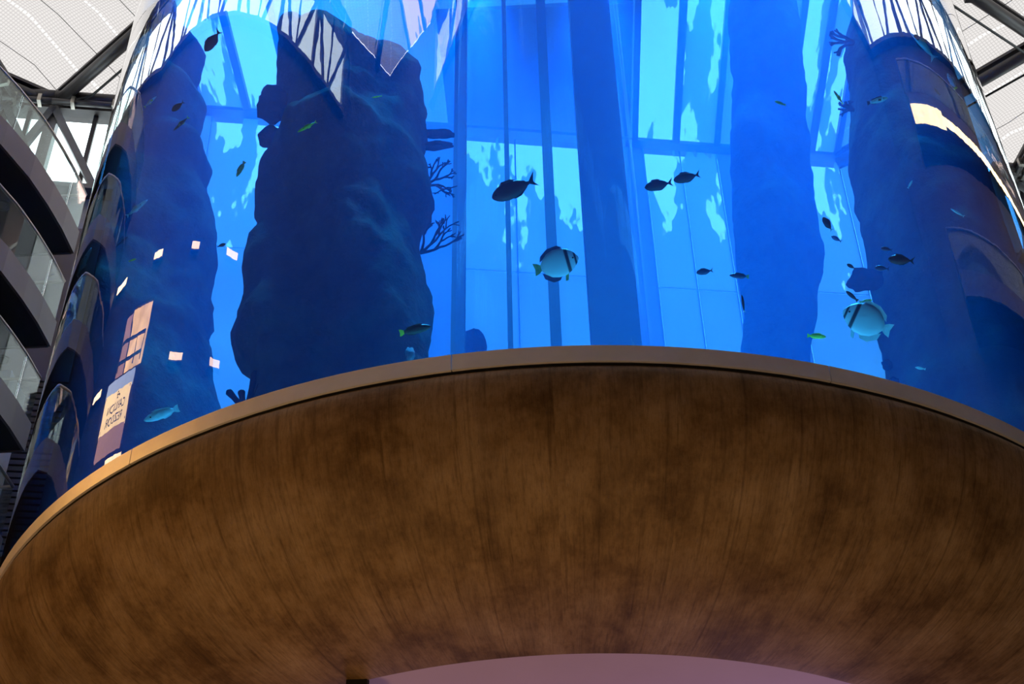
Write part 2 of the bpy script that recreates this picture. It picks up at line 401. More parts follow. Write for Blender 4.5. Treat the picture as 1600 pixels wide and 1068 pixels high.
def wall(name, pts, z0, z1, mat, t=0.4):
    """wall along plan points, thick to the outside of the hall (hall lies to the left of the path)"""
    out = []
    for i, p in enumerate(pts):
        ns = []
        if i: d = (p-pts[i-1]).normalized(); ns.append(Vector((d.y, -d.x)))
        if i < len(pts)-1: d = (pts[i+1]-p).normalized(); ns.append(Vector((d.y, -d.x)))
        n = sum(ns, Vector((0, 0))).normalized(); out.append(p+n*t)
    bm = bmesh.new()
    rows = [[bm.verts.new((q.x, q.y, z)) for q, z in ((p, z0), (o_, z0), (o_, z1), (p, z1))] for p, o_ in zip(pts, out)]
    for a, b in zip(rows, rows[1:]):
        for k in range(4): bm.faces.new((a[k], b[k], b[(k+1) % 4], a[(k+1) % 4]))
    bm.faces.new(rows[0]); bm.faces.new(rows[-1][::-1])
    return structure(obj(name, bm, mat))
wall('wall_left', [HALL[i] for i in (5, 6, 7, 8, 0)], FLOOR, ZC0, M['wall'])
wall('wall_right', [HALL[i] for i in (2, 3, 4)], FLOOR, ZC0, M['wall'])
wall('wall_front', [HALL[i] for i in (0, 1, 2)], FLOOR, ZC0, M['wall'])
# far wall: dark ends and base, a glazed middle added to backlight the tank, two cladding boards under the clerestory
DF = (PB-PA).normalized(); LF = (PB-PA).length
def fp(s, off=0.0):
    n = Vector((-DF.y, DF.x)); return PA + DF*s + n*off
GZ0, GZ1 = 19.0, 30.08; GS0, GS1 = 4.0, 25.0
wb = wall('wall_back', [PB, PA], FLOOR, GZ0, M['wall'])
for s0, s1 in ((0.0, GS0), (GS1, LF)):
    p, q, nn = fp(s0), fp(s1), Vector((-DF.y, DF.x))*0.4
    obj('wall_panel', prism([tuple(p), tuple(q), tuple(q+nn), tuple(p+nn)], GZ0, 25.2), M['wall'], wb)
for z0, z1, off in ((25.20, 25.83, 0.0), (25.87, 26.5, 0.12)):
    for sa, sb in ((0.0, GS0), (GS1, LF)):
        p, q = fp(sa+0.01, off), fp(sb-0.01, off); nn = Vector((-DF.y, DF.x))*0.25
        obj('cladding_board', prism([tuple(p), tuple(q), tuple(q+nn), tuple(p+nn)], z0, z1), M['board'], wb)

gw = struct_root('window_1')
def sx(x): return (x+14.5)*1.0135
# columns of the glazed wall: from, to, height where light-patched glass takes over from frosted
COLS = [(GS0, sx(-9.1), None), (sx(-9.1), sx(-6.6), 25.0), (sx(-6.6), sx(-4.4), None), (sx(-4.4), sx(-2.2), None), (sx(-2.2), sx(-0.75), 24.8), (sx(-0.75), sx(0.25), 24.8),
        (sx(0.25), sx(1.3), 24.8), (sx(1.3), sx(2.9), None), (sx(2.9), sx(3.95), 24.6), (sx(3.95), sx(5.0), 24.6), (sx(5.0), sx(6.7), None), (sx(6.7), sx(8.6), 24.8), (sx(8.6), GS1, None)]
def far_pane(s0, s1, z0, z1, mt):
    p, q, nn = fp(s0+0.02, 0.14), fp(s1-0.02, 0.14), Vector((-DF.y, DF.x))*0.03
    bm = prism([tuple(p), tuple(q), tuple(q+nn), tuple(p+nn)], z0+0.02, z1-0.02)
    bm.faces.ensure_lookup_table()
    for f in bm.faces: f.material_index = 1
    bm.faces[2].material_index = 0                          # the frosted face; the other faces are clear
    obj('pane', bm, [mt, M['clear_face']], gw)
for k, (s0, s1, zc) in enumerate(COLS):
    far_pane(s0, s1, GZ0, zc or GZ1, M['frosted_dim'] if k in (3, 7, 10) else M['frosted'])
    if zc:
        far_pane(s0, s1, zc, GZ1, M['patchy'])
        p, q = fp(s0, 0.15), fp(s1, 0.15)
        obj('transom', bar((p.x, p.y, zc), (q.x, q.y, zc), 0.05, 0.02), M['fin_joint'], gw)
    for x in (s0,) + ((s1,) if k == len(COLS)-1 else ()):
        p = fp(x, 0.17)
        obj('mullion', bar((p.x, p.y, GZ0), (p.x, p.y, GZ1), 0.03, 0.04, Vector((DF.x, DF.y, 0))), M['fin_joint'], gw)
for z in (GZ0, GZ1):
    p, q = fp(GS0, 0.15), fp(GS1, 0.15)
    obj('transom', bar((p.x, p.y, z), (q.x, q.y, z), 0.12, 0.05), M['board'], gw)

def clerestory(name, P, Q, bay=3.2):
    root = struct_root(name)
    P, Q = Vector((P.x, P.y, 0)), Vector((Q.x, Q.y, 0)); d = (Q-P).normalized(); L = (Q-P).length
    out = Vector((-d.y, d.x, 0)); n = max(1, round(L/bay)); b = L/n; Z = Vector((0, 0, 1))
    zt = 29.45
    for i in range(n):
        p = P+d*(b*i)
        for h in (0, 1):
            a, c = p+d*(b*h/2+0.06)+out*0.10, p+d*(b*(h+1)/2-0.06)+out*0.10
            nn = out*0.03
            obj('pane', prism([(a.x, a.y), (c.x, c.y), (c.x+nn.x, c.y+nn.y), (a.x+nn.x, a.y+nn.y)], ZC0, zt), M['pane'], root)
        obj('post', bar(p+Z*ZC0, p+Z*29.5, 0.30, 0.30, d), M['truss'], root)
        m_ = p+d*(b/2)+out*0.05
        obj('mullion', bar(m_+Z*ZC0, m_+Z*zt, 0.10, 0.12, d), M['dark_steel'], root)
        top = p-out*0.16+Z*29.45
        obj('diagonal_brace', bar(top, p-out*0.16+d*1.55+Z*ZC0, 0.16, 0.20), M['truss'], root)
        obj('diagonal_brace', bar(top, p-out*0.16-d*0.95+Z*ZC0, 0.16, 0.20), M['truss'], root)
    for off, z, r in ((-0.25, 29.78, 0.20), (-0.45, 29.40, 0.09)):
        obj('chord_tube', tube([P+out*off+Z*z, Q+out*off+Z*z], r, 12), M['dark_steel'], root, True)
    obj('edge_beam', bar(P+out*0.05+Z*29.66, Q+out*0.05+Z*29.66, 0.5, 0.44), M['dark_steel'], root)
    obj('sill_beam', bar(P-out*0.05+Z*(ZC0-0.05), Q-out*0.05+Z*(ZC0-0.05), 0.5, 0.16), M['truss'], root)
    for i in range(n*2):
        p = P+d*(b*(i+0.5)/2)-out*0.45+Z*29.40
        obj('pipe_clamp', bar(p-d*0.05, p+d*0.05, 0.26, 0.26), M['chrome'], root)
    return root
far_end = Vector(fp(3.5)); far_end2 = Vector(fp(27.9))
p, q = fp(GS0, 0.1), fp(GS1, 0.1)
obj('head_beam', bar((p.x, p.y, 30.0), (q.x, q.y, 30.0), 0.5, 0.12), M['board'], gw)
for sa, sb in ((2.95, GS0), (GS1, 27.9)):
    p, q, nn = fp(sa), fp(sb), Vector((-DF.y, DF.x))*0.3
    obj('wall_panel', prism([tuple(p), tuple(q), tuple(q+nn), tuple(p+nn)], ZC0, 30.05), M['wall'], wb)  # added to block bright panes that show through the tank's edges
for k, (p, q) in enumerate(((PA, Vector(fp(1.3))), (Vector(fp(1.3)), far_end), (far_end2, PB), (HALL[4], HALL[3]), (HALL[3], HALL[2]), (HALL[2], HALL[1]), (HALL[8], HALL[7]), (HALL[7], HALL[6]), (HALL[6], HALL[5]))):
    clerestory('window_%d' % (k+2), p, q)
wall('wall_corner', [HALL[i] for i in (8, 0, 1)], ZC0, 30.0, M['wall'])

# ------------------------------------------------------------------ roof
roof = struct_root('ceiling')
ZRF = 30.05
def clip(poly, p, nrm):
    """keep the side of the line through p where (x-p).nrm >= 0"""
    res = []
    for i, a in enumerate(poly):
        b = poly[(i+1) % len(poly)]; da, db = (a-p).dot(nrm), (b-p).dot(nrm)
        if da >= 0: res.append(a)
        if da*db < 0: res.append(a+(b-a)*(da/(da-db)))
    return res
def clip_hall(poly):
    for i, a in enumerate(HALL):
        b = HALL[(i+1) % 9]; d = (b-a).normalized(); poly = clip(poly, a, Vector((-d.y, d.x)))
        if len(poly) < 3: return []
    return poly
STRIPS = [(-9.4, -6.9), (2.65, 5.0), (7.0, 8.5)]
bands = []
edges = [-20] + [v for s in STRIPS for v in s] + [20]
for i in range(0, len(edges), 2): bands.append((edges[i], edges[i+1]))
dA = Vector((0.78, -0.626)).normalized(); dB = Vector((0.80, 0.60)).normalized()
nA = Vector((-dA.y, dA.x)); nB = Vector((-dB.y, dB.x))
baseA = Vector((-13.58, 25.22)); baseB = Vector((11.7, 23.22)); stepA = 4.1; stepB = 4.1
# cells of the diagonal beam grid
def cell(i, j):
    # lines: (x-baseA).nA = i*stepA ; (x-baseB).nB = j*stepB
    def cross_pt(ci, cj):
        ka = baseA.dot(nA)+ci*stepA; kb = baseB.dot(nB)+cj*stepB
        det = nA.x*nB.y-nA.y*nB.x
        return Vector(((ka*nB.y-kb*nA.y)/det, (nA.x*kb-nB.x*ka)/det))
    return [cross_pt(i, j), cross_pt(i+1, j), cross_pt(i+1, j+1), cross_pt(i, j+1)]
for i in range(-13, 13):
    for j in range(-13, 13):
        pl = cell(i, j)
        area = sum(pl[k].x*pl[(k+1) % 4].y-pl[(k+1) % 4].x*pl[k].y for k in range(4))
        if area < 0: pl = pl[::-1]
        pl = clip_hall(pl)
        if len(pl) < 3: continue
        for x0, x1 in bands:
            q = clip(clip(pl, Vector((x0, 0)), Vector((1, 0))), Vector((x1, 0)), Vector((-1, 0)))
            if len(q) < 3: continue
            ar = sum(q[k].x*q[(k+1) % len(q)].y-q[(k+1) % len(q)].x*q[k].y for k in range(len(q)))/2
            if ar < 0.05: continue
            bm = bmesh.new(); c = sum(q, Vector((0, 0)))/len(q)
            vv = [bm.verts.new((p.x, p.y, ZRF)) for p in q]; cv = bm.verts.new((c.x, c.y, ZRF+min(0.5, ar*0.03)))
            for k in range(len(q)): bm.faces.new((vv[k], vv[(k+1) % len(q)], cv))
            obj('membrane_panel', bm, M['membrane'] if x1 < -9 else (M['membrane_b'] if x0 > 8 else M['membrane_c']), roof)
def line_in_hall(p, d):
    t0, t1 = -60.0, 60.0
    for i, a in enumerate(HALL):
        b = HALL[(i+1) % 9]; e = (b-a).normalized(); n = Vector((-e.y, e.x))
        den = d.dot(n); num = (a-p).dot(n)
        if abs(den) < 1e-9:
            if num > 0: return None
            continue
        t = num/den
        if den > 0: t0 = max(t0, t)
        else: t1 = min(t1, t)
    return (p+d*t0, p+d*t1) if t1-t0 > 0.8 else None
def clip_seg(a, b, x0, x1):
    d = b-a
    if abs(d.x) < 1e-9: return (a, b) if x0 < a.x < x1 else None
    t0, t1 = sorted(((x0-a.x)/d.x, (x1-a.x)/d.x)); t0 = max(0, t0); t1 = min(1, t1)
    return (a+d*t0, a+d*t1) if t1-t0 > 0.02 else None
for base, n_, d_, st in ((baseA, nA, dA, stepA*2), (baseB, nB, dB, stepB*2)):
    for i in range(-8, 9):
      for fx0, fx1 in ((-18, -9.4), (8.5, 18)):
        r = line_in_hall(base+n_*(i*st), d_)
        r = r and clip_seg(r[0], r[1], fx0, fx1)
        if not r: continue
        a, b = r
        obj('beam', tube([(a.x, a.y, 29.72), (b.x, b.y, 29.72)], 0.17, 12), M['dark_steel'], roof, True)
        obj('beam_flange', bar((a.x, a.y, 29.98), (b.x, b.y, 29.98), 0.34, 0.10), M['dark_steel'], roof)
        r2 = line_in_hall(base+n_*(i*st+0.42), d_)
        r2 = r2 and clip_seg(r2[0], r2[1], fx0, fx1)
        if r2:
            a2, b2 = r2
            obj('tie_rod', tube([(a.x, a.y, 29.5), (a2.x*0.8+b2.x*0.2, a2.y*0.8+b2.y*0.2, 29.55), (b2.x, b2.y, 29.5)], 0.035, 6), M['cable'], roof)
        L = (b-a).length
        for k in range(1, int(L/3.2)):
            p = a+(b-a)*(k*3.2/L)
            obj('bracket', bar((p.x, p.y, 29.45), (p.x, p.y, 29.95), 0.22, 0.26), M['dark_steel'], roof)
# stay cables across the fabric
for p0, d0, x0, x1, st in ((Vector((-13.62, 22.07)), Vector((0.49, 0.872)), -14.4, -9.4, 1.75), (Vector((11.6, 24.9)), Vector((0.74, -0.67)), 8.5, 16, 1.87)):
    n0 = Vector((-d0.y, d0.x))
    for i in range(-14, 15):
        r = line_in_hall(p0+n0*((i+0.55)*st), d0)
        r = r and clip_seg(r[0], r[1], x0, x1)
        if r:
            a, b = r; m_ = (a+b)/2
            obj('stay_cable', tube([(a.x, a.y, 29.99), (m_.x+0.25, m_.y-0.1, 29.93), (b.x, b.y, 29.99)], 0.009, 5), M['cable'], roof)
# glazed strips added between the fabric fields, standing in for refracted window light
for si, (x0, x1) in enumerate(STRIPS):
    sub = [(x0, (x0+x1)/2-0.10), ((x0+x1)/2+0.10, x1)]
    for u0, u1 in sub:
        y = -5.7
        while y < 29:
            y1 = y+2.9
            q = clip_hall([Vector((u0, y)), Vector((u1, y)), Vector((u1, y1)), Vector((u0, y1))])
            if len(q) > 2:
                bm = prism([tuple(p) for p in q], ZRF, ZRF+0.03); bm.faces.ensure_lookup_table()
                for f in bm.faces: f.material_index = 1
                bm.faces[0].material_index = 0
                obj('added_roof_pane', bm, [M['patchy_roof'], M['clear_face']], roof)
            y = y1
    for u, wd in ((x0, 0.16), ((x0+x1)/2, 0.20), (x1, 0.16)):
        r = line_in_hall(Vector((u, 10)), Vector((0, 1)))
        obj('glazing_bar', bar((u, r[0].y, ZRF), (u, r[1].y, ZRF), wd, 0.2), M['truss'], roof)

obj('dimming_panel', prism([(-2.6, 22.6), (2.5, 22.6), (2.5, 27.2), (-2.6, 26.4)], 29.80, 29.95), M['board'], roof)  # added panel, darkens the blue seen through the tank's upper middle

# ------------------------------------------------------------------ galleries on the side walls
def balcony(name, label, edge, back, z, group):
    """slab between a curved edge and the wall; edge = plan points"""
    g = thing(name, label, 'balcony', (0, 0, 0), group)
    wall_x = back[0][0]
    obj('slab', prism(edge+back, z+0.02, z+0.55), M['stone'], g)
    obj('soffit', prism(edge+back, z-0.01, z+0.02), M['soffit'], g)
    # fascia strip stands proud of the slab edge
    bm = bmesh.new(); ev = [Vector((x, y)) for x, y in edge]; rows = []
    for i, p in enumerate(ev):
        d = (ev[min(i+1, len(ev)-1)]-ev[max(i-1, 0)]).normalized(); n = Vector((d.y, -d.x))
        o_ = p+n*0.06
        rows.append([bm.verts.new((p.x, p.y, z-0.03)), bm.verts.new((o_.x, o_.y, z-0.03)), bm.verts.new((o_.x, o_.y, z+0.62)), bm.verts.new((p.x, p.y, z+0.62))])
    for a, b in zip(rows, rows[1:]):
        for k in range(4): bm.faces.new((a[k], a[(k+1) % 4], b[(k+1) % 4], b[k]))
    bm.faces.new(rows[0][::-1]); bm.faces.new(rows[-1])
    obj('fascia', bm, M['fascia'], g)
    # end fascia
    e = ev[-1]
    obj('end_fascia', bar((e.x, e.y, z+0.295), (wall_x, e.y, z+0.295), 0.05, 0.65), M['fascia'], g)
    # glass balustrade in panels, a handrail on top
    L = [0]
    for a, b in zip(ev, ev[1:]): L.append(L[-1]+(b-a).length)
    def along(s):
        for i in range(len(ev)-1):
            if s <= L[i+1]+1e-6: return ev[i]+(ev[i+1]-ev[i])*((s-L[i])/(L[i+1]-L[i]))
        return ev[-1]
    n = max(1, round(L[-1]/1.5)); st = L[-1]/n
    for i in range(n):
        sub = [along(st*i+0.02+(st-0.04)*k/3) for k in range(4)]
        bm = bmesh.new(); r2 = []
        for k, p in enumerate(sub):
            d = (sub[min(k+1, 3)]-sub[max(k-1, 0)]).normalized(); nn = Vector((d.y, -d.x))*0.02
            r2.append([bm.verts.new((c.x, c.y, zz)) for c, zz in ((p, z+0.3), (p+nn, z+0.3), (p+nn, z+1.72), (p, z+1.72))])
        for a, b in zip(r2, r2[1:]):
            for k in range(4): bm.faces.new((a[k], a[(k+1) % 4], b[(k+1) % 4], b[k]))
        bm.faces.new(r2[0][::-1]); bm.faces.new(r2[-1])
        obj('glass_panel', bm, M['balustrade'], g)
    pts = [(p.x, p.y, z+1.76) for p in [along(L[-1]*k/40) for k in range(41)]]
    obj('handrail', tube(pts, 0.035, 8), M['chrome'], g, True)
    obj('end_glass', bar((e.x, e.y, z+1.0), (wall_x, e.y, z+1.0), 0.02, 1.40), M['balustrade'], g)
    obj('end_handrail', tube([(e.x, e.y, z+1.76), (wall_x, e.y, z+1.76)], 0.035, 8), M['chrome'], g)
    return g
EDGE = [(-15.6, 13.6), (-14.3, 14.0), (-13.0, 14.8), (-11.75, 16.3), (-11.2, 17.5), (-10.77, 18.6), (-10.50, 19.5), (-10.36, 20.3), (-10.28, 21.0), (-10.25, 21.75)]
LV = [(21.0, 'topmost curved gallery below the roof windows, black soffit and glass balustrade'),
      (18.4, 'second curved gallery from the roof, its glass mirroring white windows'),
      (15.8, 'third curved gallery from the roof, beside the brown louvred wall'),
      (13.2, 'lowest curved gallery in view, with a thin rail beside the tank foot')]
for z, lab in LV:
    b_ = balcony('balcony', lab, EDGE, [(-14.98, 21.75), (-16.2, 14.0)], z, 'curved galleries on the hall wall')
    if z in (21.0, 18.4):
        p = at_z(4, 320 if z == 21.0 else 560, z)
        bm = lathe([(0.0, z-0.02), (0.10, z-0.02), (0.13, z-0.035), (0.16, z-0.02), (0.16, z+0.0)], 20, center=Vector((p.x, p.y)))
        obj('downlight', bm, M['fascia'], b_)
EDGER = [(14.2, 21.8), (14.6, 20.2), (14.95, 18.0), (15.1, 15.5), (15.2, 13.0), (15.3, 10.2)]
for z, lab in ((22.3, 'gallery with a warm light strip, mirrored yellow in the tank'), (17.2, 'dark gallery low on the wall opposite the sign')):
    b_ = balcony('balcony', lab, EDGER, [(16.9, 10.2), (16.4, 15.5), (15.3, 21.8)], z, 'galleries facing the sign wall')
    if z == 22.3:
        for k in range(5):
            (x0, y0), (x1, y1) = EDGER[k], EDGER[k+1]
            obj('cove_light', bar((x0-0.10, y0, z-0.10), (x1-0.10, y1, z-0.10), 0.12, 0.5 if k == 4 else 0.20), M['cove'], b_)
# louvred wall and stone pier at the inner end of the galleries
lw = thing('louvre_panel', 'brown louvred panel between the lower galleries', 'panel', (0, 0, 0))
for k in range(46):
    z = 12.2+k*0.16
    obj('slat', bar((-14.45, 23.6, z), (-8.5, 24.55, z), 0.10, 0.11), M['louvre'], lw)
tag(obj('stone_pier', box((-14.4, 22.0, FLOOR), (-11.0, 22.9, 18.0)), M['stone']), 'beige stone pier rising behind the gallery ends', 'pier')

# lit sign and window on the sign wall: the tank mirrors them
WA = 0.1975; WN = Vector((math.cos(WA), math.sin(WA), 0)); WD = Vector((-math.sin(WA), math.cos(WA), 0))
def on_wall(o, s, z):
    o.location = Vector((-14.2, 3.5, 0)) + WD*s + WN*0.01 + Vector((0, 0, z)); o.rotation_euler = (0, 0, WA); return o
sg = on_wall(thing('illuminated_sign', 'glowing cream sign with dark lettering and a small diamond emblem', 'sign'), 7.72, 15.72)
SY0, SY1 = -1.0, 1.0
obj('sign_panel', box((0.02, SY0, -0.48), (0.14, SY1, 0.40)), M['sign_face'], sg)
obj('sign_cap', box((0.02, SY0-0.05, 0.41), (0.15, SY1+0.05, 0.72)), M['sign_cap'], sg)
obj('sign_foot', box((0.02, SY0+0.05, -1.02), (0.12, SY1-0.05, -0.50)), M['sign_foot'], sg)
def lettering(txt, size, y, z, parent, x=0.15):
    cu = bpy.data.curves.new('lettering', 'FONT'); cu.body = txt; cu.size = size; cu.align_x = 'CENTER'; cu.extrude = 0.004
    o = bpy.data.objects.new('lettering', cu); C.objects.link(o)
    dg = bpy.context.evaluated_depsgraph_get(); me = bpy.data.meshes.new_from_object(o.evaluated_get(dg))
    bpy.data.objects.remove(o); me.materials.clear(); me.materials.append(M['ink'])
    r = bpy.data.objects.new('lettering', me); C.objects.link(r); r.parent = parent
    r.matrix_local = Matrix(((0, 0, 1, x), (1, 0, 0, y), (0, 1, 0, z), (0, 0, 0, 1)))
    return r
lettering('CARLSON', 0.30, 0, -0.10, sg); lettering('REZIDOR', 0.30, 0, -0.40, sg)
bm = bmesh.new()
for dy, dz in ((0, 0.065), (0, -0.065), (0.065, 0), (-0.065, 0), (0, 0)):
    v = [bm.verts.new((0.15, dy+a*0.036, 0.27+dz+b*0.036)) for a, b in ((0, 1), (1, 0), (0, -1), (-1, 0))]; bm.faces.new(v)
obj('emblem', bm, M['ink'], sg)
for dy in (-0.9, 0.9):
    for dz in (-0.42, 0.34):
        obj('fixing', box((0.14, dy-0.025, dz-0.025), (0.16, dy+0.025, dz+0.025)), M['ink'], sg)

lwn = on_wall(thing('lit_window', 'tall warm window behind a thin railing above the cream sign', 'window'), 7.35, 17.35)
obj('window_glow', box((0.0, -1.05, -0.75), (0.04, 0.35, 0.80)), M['warm_room'], lwn)
obj('window_glow', box((0.0, 0.40, -0.75), (0.04, 1.0, 0.74)), M['sign_foot'], lwn)
for y in (-1.1, 0.375, 1.05):
    obj('window_frame', bar((0.05, y, -0.8), (0.05, y, 0.85), 0.07, 0.07, Vector((1, 0, 0))), M['dark_steel'], lwn)
obj('window_frame', bar((0.05, -1.1, 0.82), (0.05, 1.05, 0.82), 0.07, 0.07), M['dark_steel'], lwn)
for z in (-0.05, -0.55):
    obj('railing_bar', bar((0.18, -0.9, z), (0.18, 0.9, z), 0.06, 0.06), M['dark_steel'], lwn)
for y in (-0.9, -0.3, 0.3, 0.9):
    obj('railing_post', bar((0.18, y, -0.75), (0.18, y, -0.05), 0.05, 0.05, Vector((1, 0, 0))), M['dark_steel'], lwn)

lgw = on_wall(thing('glow_panel_row', 'row of wide warm glowing panels added low on the sign wall', 'window'), 4.5, 11.9)
for k in range(5):  # added glow, set low to gild the steel band and warm the concrete
    y = -4.0+k*1.6
    obj('window_glow', box((0.0, y+0.05, -1.2), (0.04, y+1.55, 1.2)), M['band_glow'], lgw)
    obj('window_frame', bar((0.06, y, -1.3), (0.06, y, 1.3), 0.1, 0.1, Vector((1, 0, 0))), M['dark_steel'], lgw)
LAMPS = [(6.55, 19.2, 0.62, 'above the lit window'), (3.75, 19.2, 0.58, 'next along from the one above the lit window'), (1.08, 19.2, 0.8, 'at the camera end of the upper row'),
         (9.66, 19.2, 0.9, 'beside the top of the lit window'), (3.81, 16.4, 0.85, 'in the lower row, nearer the sign'), (1.17, 16.4, 0.75, 'at the camera end of the lower row'),
         (9.78, 16.4, 0.7, 'beside the sign'), (7.1, 14.33, 1.2, 'under the sign')]
for y, z, L, where in LAMPS:
    t = on_wall(thing('wall_lamp', 'small warm wall lamp ' + where, 'lamp', (0, 0, 0), 'warm lamps on the sign wall'), y, z)
    obj('lamp_housing', box((0, -L/2-0.03, -0.03), (0.12, L/2+0.03, 0.20)), M['dark_steel'], t)
    obj('lamp_glass', box((0.12, -L/2, 0.0), (0.15, L/2, 0.17)), M['warm_lamp'], t)

# ================================================================== the tank
tank = thing('aquarium_tank', 'huge upright blue acrylic cylinder tank on a concrete base', 'aquarium', (0, 0, 0))
bm = lathe([(RG, ZT), (RG, ZR-0.05)], 192); bmesh.ops.recalc_face_normals(bm, faces=bm.faces)
if any(f.normal.dot(f.calc_center_median()-Vector((AX.x, AX.y, f.calc_center_median().z))) < 0 for f in list(bm.faces)[:1]): bmesh.ops.reverse_faces(bm, faces=bm.faces)
obj('acrylic_wall', bm, M['acrylic'], tank, True)
bm = lathe([(RG-0.2, ZT), (RG-0.2, ZR-0.05)], 192); obj('acrylic_wall_inner_face', bm, M['acrylic_in'], tank, True)
obj('top_rim', lathe([(RG-0.25, ZT), (RG+0.08, ZT), (RG+0.08, ZT+0.35), (RG-0.25, ZT+0.35)], 128, closed=True), M['shaft'], tank)
obj('tank_floor', lathe([(1.2, ZR-0.08), (RG-0.22, ZR-0.08), (RG-0.22, ZR-0.02), (1.2, ZR-0.02)], 96, closed=True), M['sand'], tank)
wbm = lathe([(1.32, ZR-0.015), (RG-0.21, ZR-0.015), (RG-0.21, ZT-0.3), (1.32, ZT-0.3)], 96, closed=True)
bmesh.ops.recalc_face_normals(wbm, faces=wbm.faces)
wt = obj('water', wbm, M['water'])
tag(wt, 'clear blue water filling the cylinder tank', 'water'); wt['kind'] = 'stuff'

band = thing('steel_band', 'brushed steel band around the foot of the tank', 'band', (0, 0, 0))
J0 = math.radians(-34.86); PIT = 2*PI/13
for k in range(13):
    a0 = J0+k*PIT+0.0006; a1 = J0+(k+1)*PIT-0.0006
    obj('steel_panel', lathe([(RG+0.03, ZB+0.012), (RG+0.03, ZR), (RG-0.02, ZR), (RG-0.02, ZB+0.012)], 16, a0, a1, closed=True), M['steel'], band)
obj('shadow_gap', lathe([(RG+0.01, ZB-0.02), (RG+0.01, ZB+0.03), (RG-0.1, ZB+0.03), (RG-0.1, ZB-0.02)], 128, closed=True), M['black'], band)

cb = thing('concrete_base', 'brown board marked concrete bowl carrying the tank', 'base', (0, 0, 0))
prof = [(RG-0.15, ZB-0.01), (RG-0.01, ZB-0.01), (RG+0.015, ZB-0.02), (RG+0.03, ZB-0.05), (RG+0.04, ZB-0.10)]
R0, Z0, R1, Z1 = RG+0.04, ZB-0.10, 4.0, 4.90
for k in range(1, 25):
    t = k/24*PI/2
    prof.append((R1+(R0-R1)*math.cos(t)**0.9, Z0-(Z0-Z1)*math.sin(t)**1.0))
prof += [(3.98, 4.905), (3.96, 4.95)]
obj('bowl', lathe(prof, 192), M['concrete'], cb, True)
obj('soffit', lathe([(0.0, 4.95), (3.97, 4.95), (3.97, 5.1), (0.0, 5.1)], 96), M['pink'], cb)
obj('base_core', lathe([(1.9, FLOOR), (1.9, 4.95)], 48), M['wall'], cb, True)
p = at_z(563, 1066, 4.90)
obj('bracket', box((p.x-0.10, p.y-0.06, 4.74), (p.x+0.06, p.y+0.06, 4.94)), M['black'], cb)

# lift shaft in the middle of the tank
ls = thing('elevator_shaft', 'tall glass lift shaft with steel posts inside the tank', 'elevator', (0, 13.61, 0))
obj('glass_tube', lathe([(1.25, ZR-0.1), (1.25, ZT+0.1)], 64, center=Vector((0, 0))), M['tube'], ls, True)
for x, y, wd, dp in ((-1.14, -0.30, 0.17, 0.16), (-0.47, -0.98, 0.06, 0.08), (0.06, -1.02, 0.13, 0.12)):
    obj('post', box((x-wd/2, y-dp/2, ZR-0.1), (x+wd/2, y+dp/2, ZT)), M['shaft'], ls)
obj('mast_panel', box((0.50, -0.35, ZR-0.1), (1.10, 0.25, ZT)), M['mast'], ls)

# ------------------------------------------------------------------ reef rocks
def rock(name, label, rows, Y, deep, seed, amp=0.16, group='reef rock pillars', zfoot=None):
    """rows: (pixel y, left x, right x) of the outline; the pillar stands on the plane y = Y with a depth of its own"""
    R_ = []
    for py, xl, xr in rows:
        a, b = at_y(xl, py, Y), at_y(xr, py, Y)
        R_.append(((a.z+b.z)/2, a.x, b.x))
    R_.sort()
    if R_[0][0] > ZR: R_.insert(0, (ZR-0.01, R_[0][1], R_[0][2]))
    n = 110; seg = 72; z0 = ZR-0.01; z1 = R_[-1][0]
    base = Vector(((R_[0][1]+R_[0][2])/2, Y, z0))
    bm = bmesh.new(); rings = []
    for i in range(n+1):
        z = z0+(z1-z0)*i/n
        for (za, la, ra), (zb, lb, rb) in zip(R_, R_[1:]):
            if za <= z <= zb+1e-6: f = (z-za)/(zb-za) if zb > za else 0; l = la+(lb-la)*f; r = ra+(rb-ra)*f; break
        cx, hw = (l+r)/2, abs(r-l)/2
        fade = min(1.0, (n-i)/5.0); taper = math.sqrt(max(0.02, 1-(1-fade)**2))
        ring = []
        for k in range(seg):
            t = 2*PI*k/seg
            ct, st_ = math.cos(t), math.sin(t)
            p = Vector((cx+hw*taper*ct, Y+hw*deep*taper*st_*(1+0.2*math.sin(3*t+z+seed)), z))
            q = Vector((p.x*1.0+seed*7.3, p.y, p.z*0.8))
            dsp = noise.fractal(q*1.3, 0.9, 2.1, 5)*amp + (noise.noise(q*0.7)**2)*amp*0.8
            dsp += abs(noise.noise(q*3.1+Vector((0, 9, 0))))*0.11-0.03
            lead = abs(st_)*0.55+0.45
            p += Vector((ct, st_, 0))*dsp*lead
            p.z += noise.noise(q*1.9+Vector((5, 0, 0)))*0.05
            if p.z < z0: p.z = z0
            rad = Vector((p.x, p.y-AX.y)); rl = rad.length
            if rl > 5.52: rad *= 5.52/rl
            if rl < 1.45: rad *= 1.45/max(rl, 1e-3)
            p.x, p.y = rad.x, rad.y+AX.y
            ring.append(bm.verts.new(p-base))
        rings.append(ring)
    for a, b in zip(rings, rings[1:]):
        for k in range(seg): bm.faces.new((a[k], a[(k+1) % seg], b[(k+1) % seg], b[k]))
    bm.faces.new(rings[0][::-1]); bm.faces.new(rings[-1])
    o = obj(name, bm, M['rock'], None, True); o.location = base
    return tag(o, label, 'rock', group)

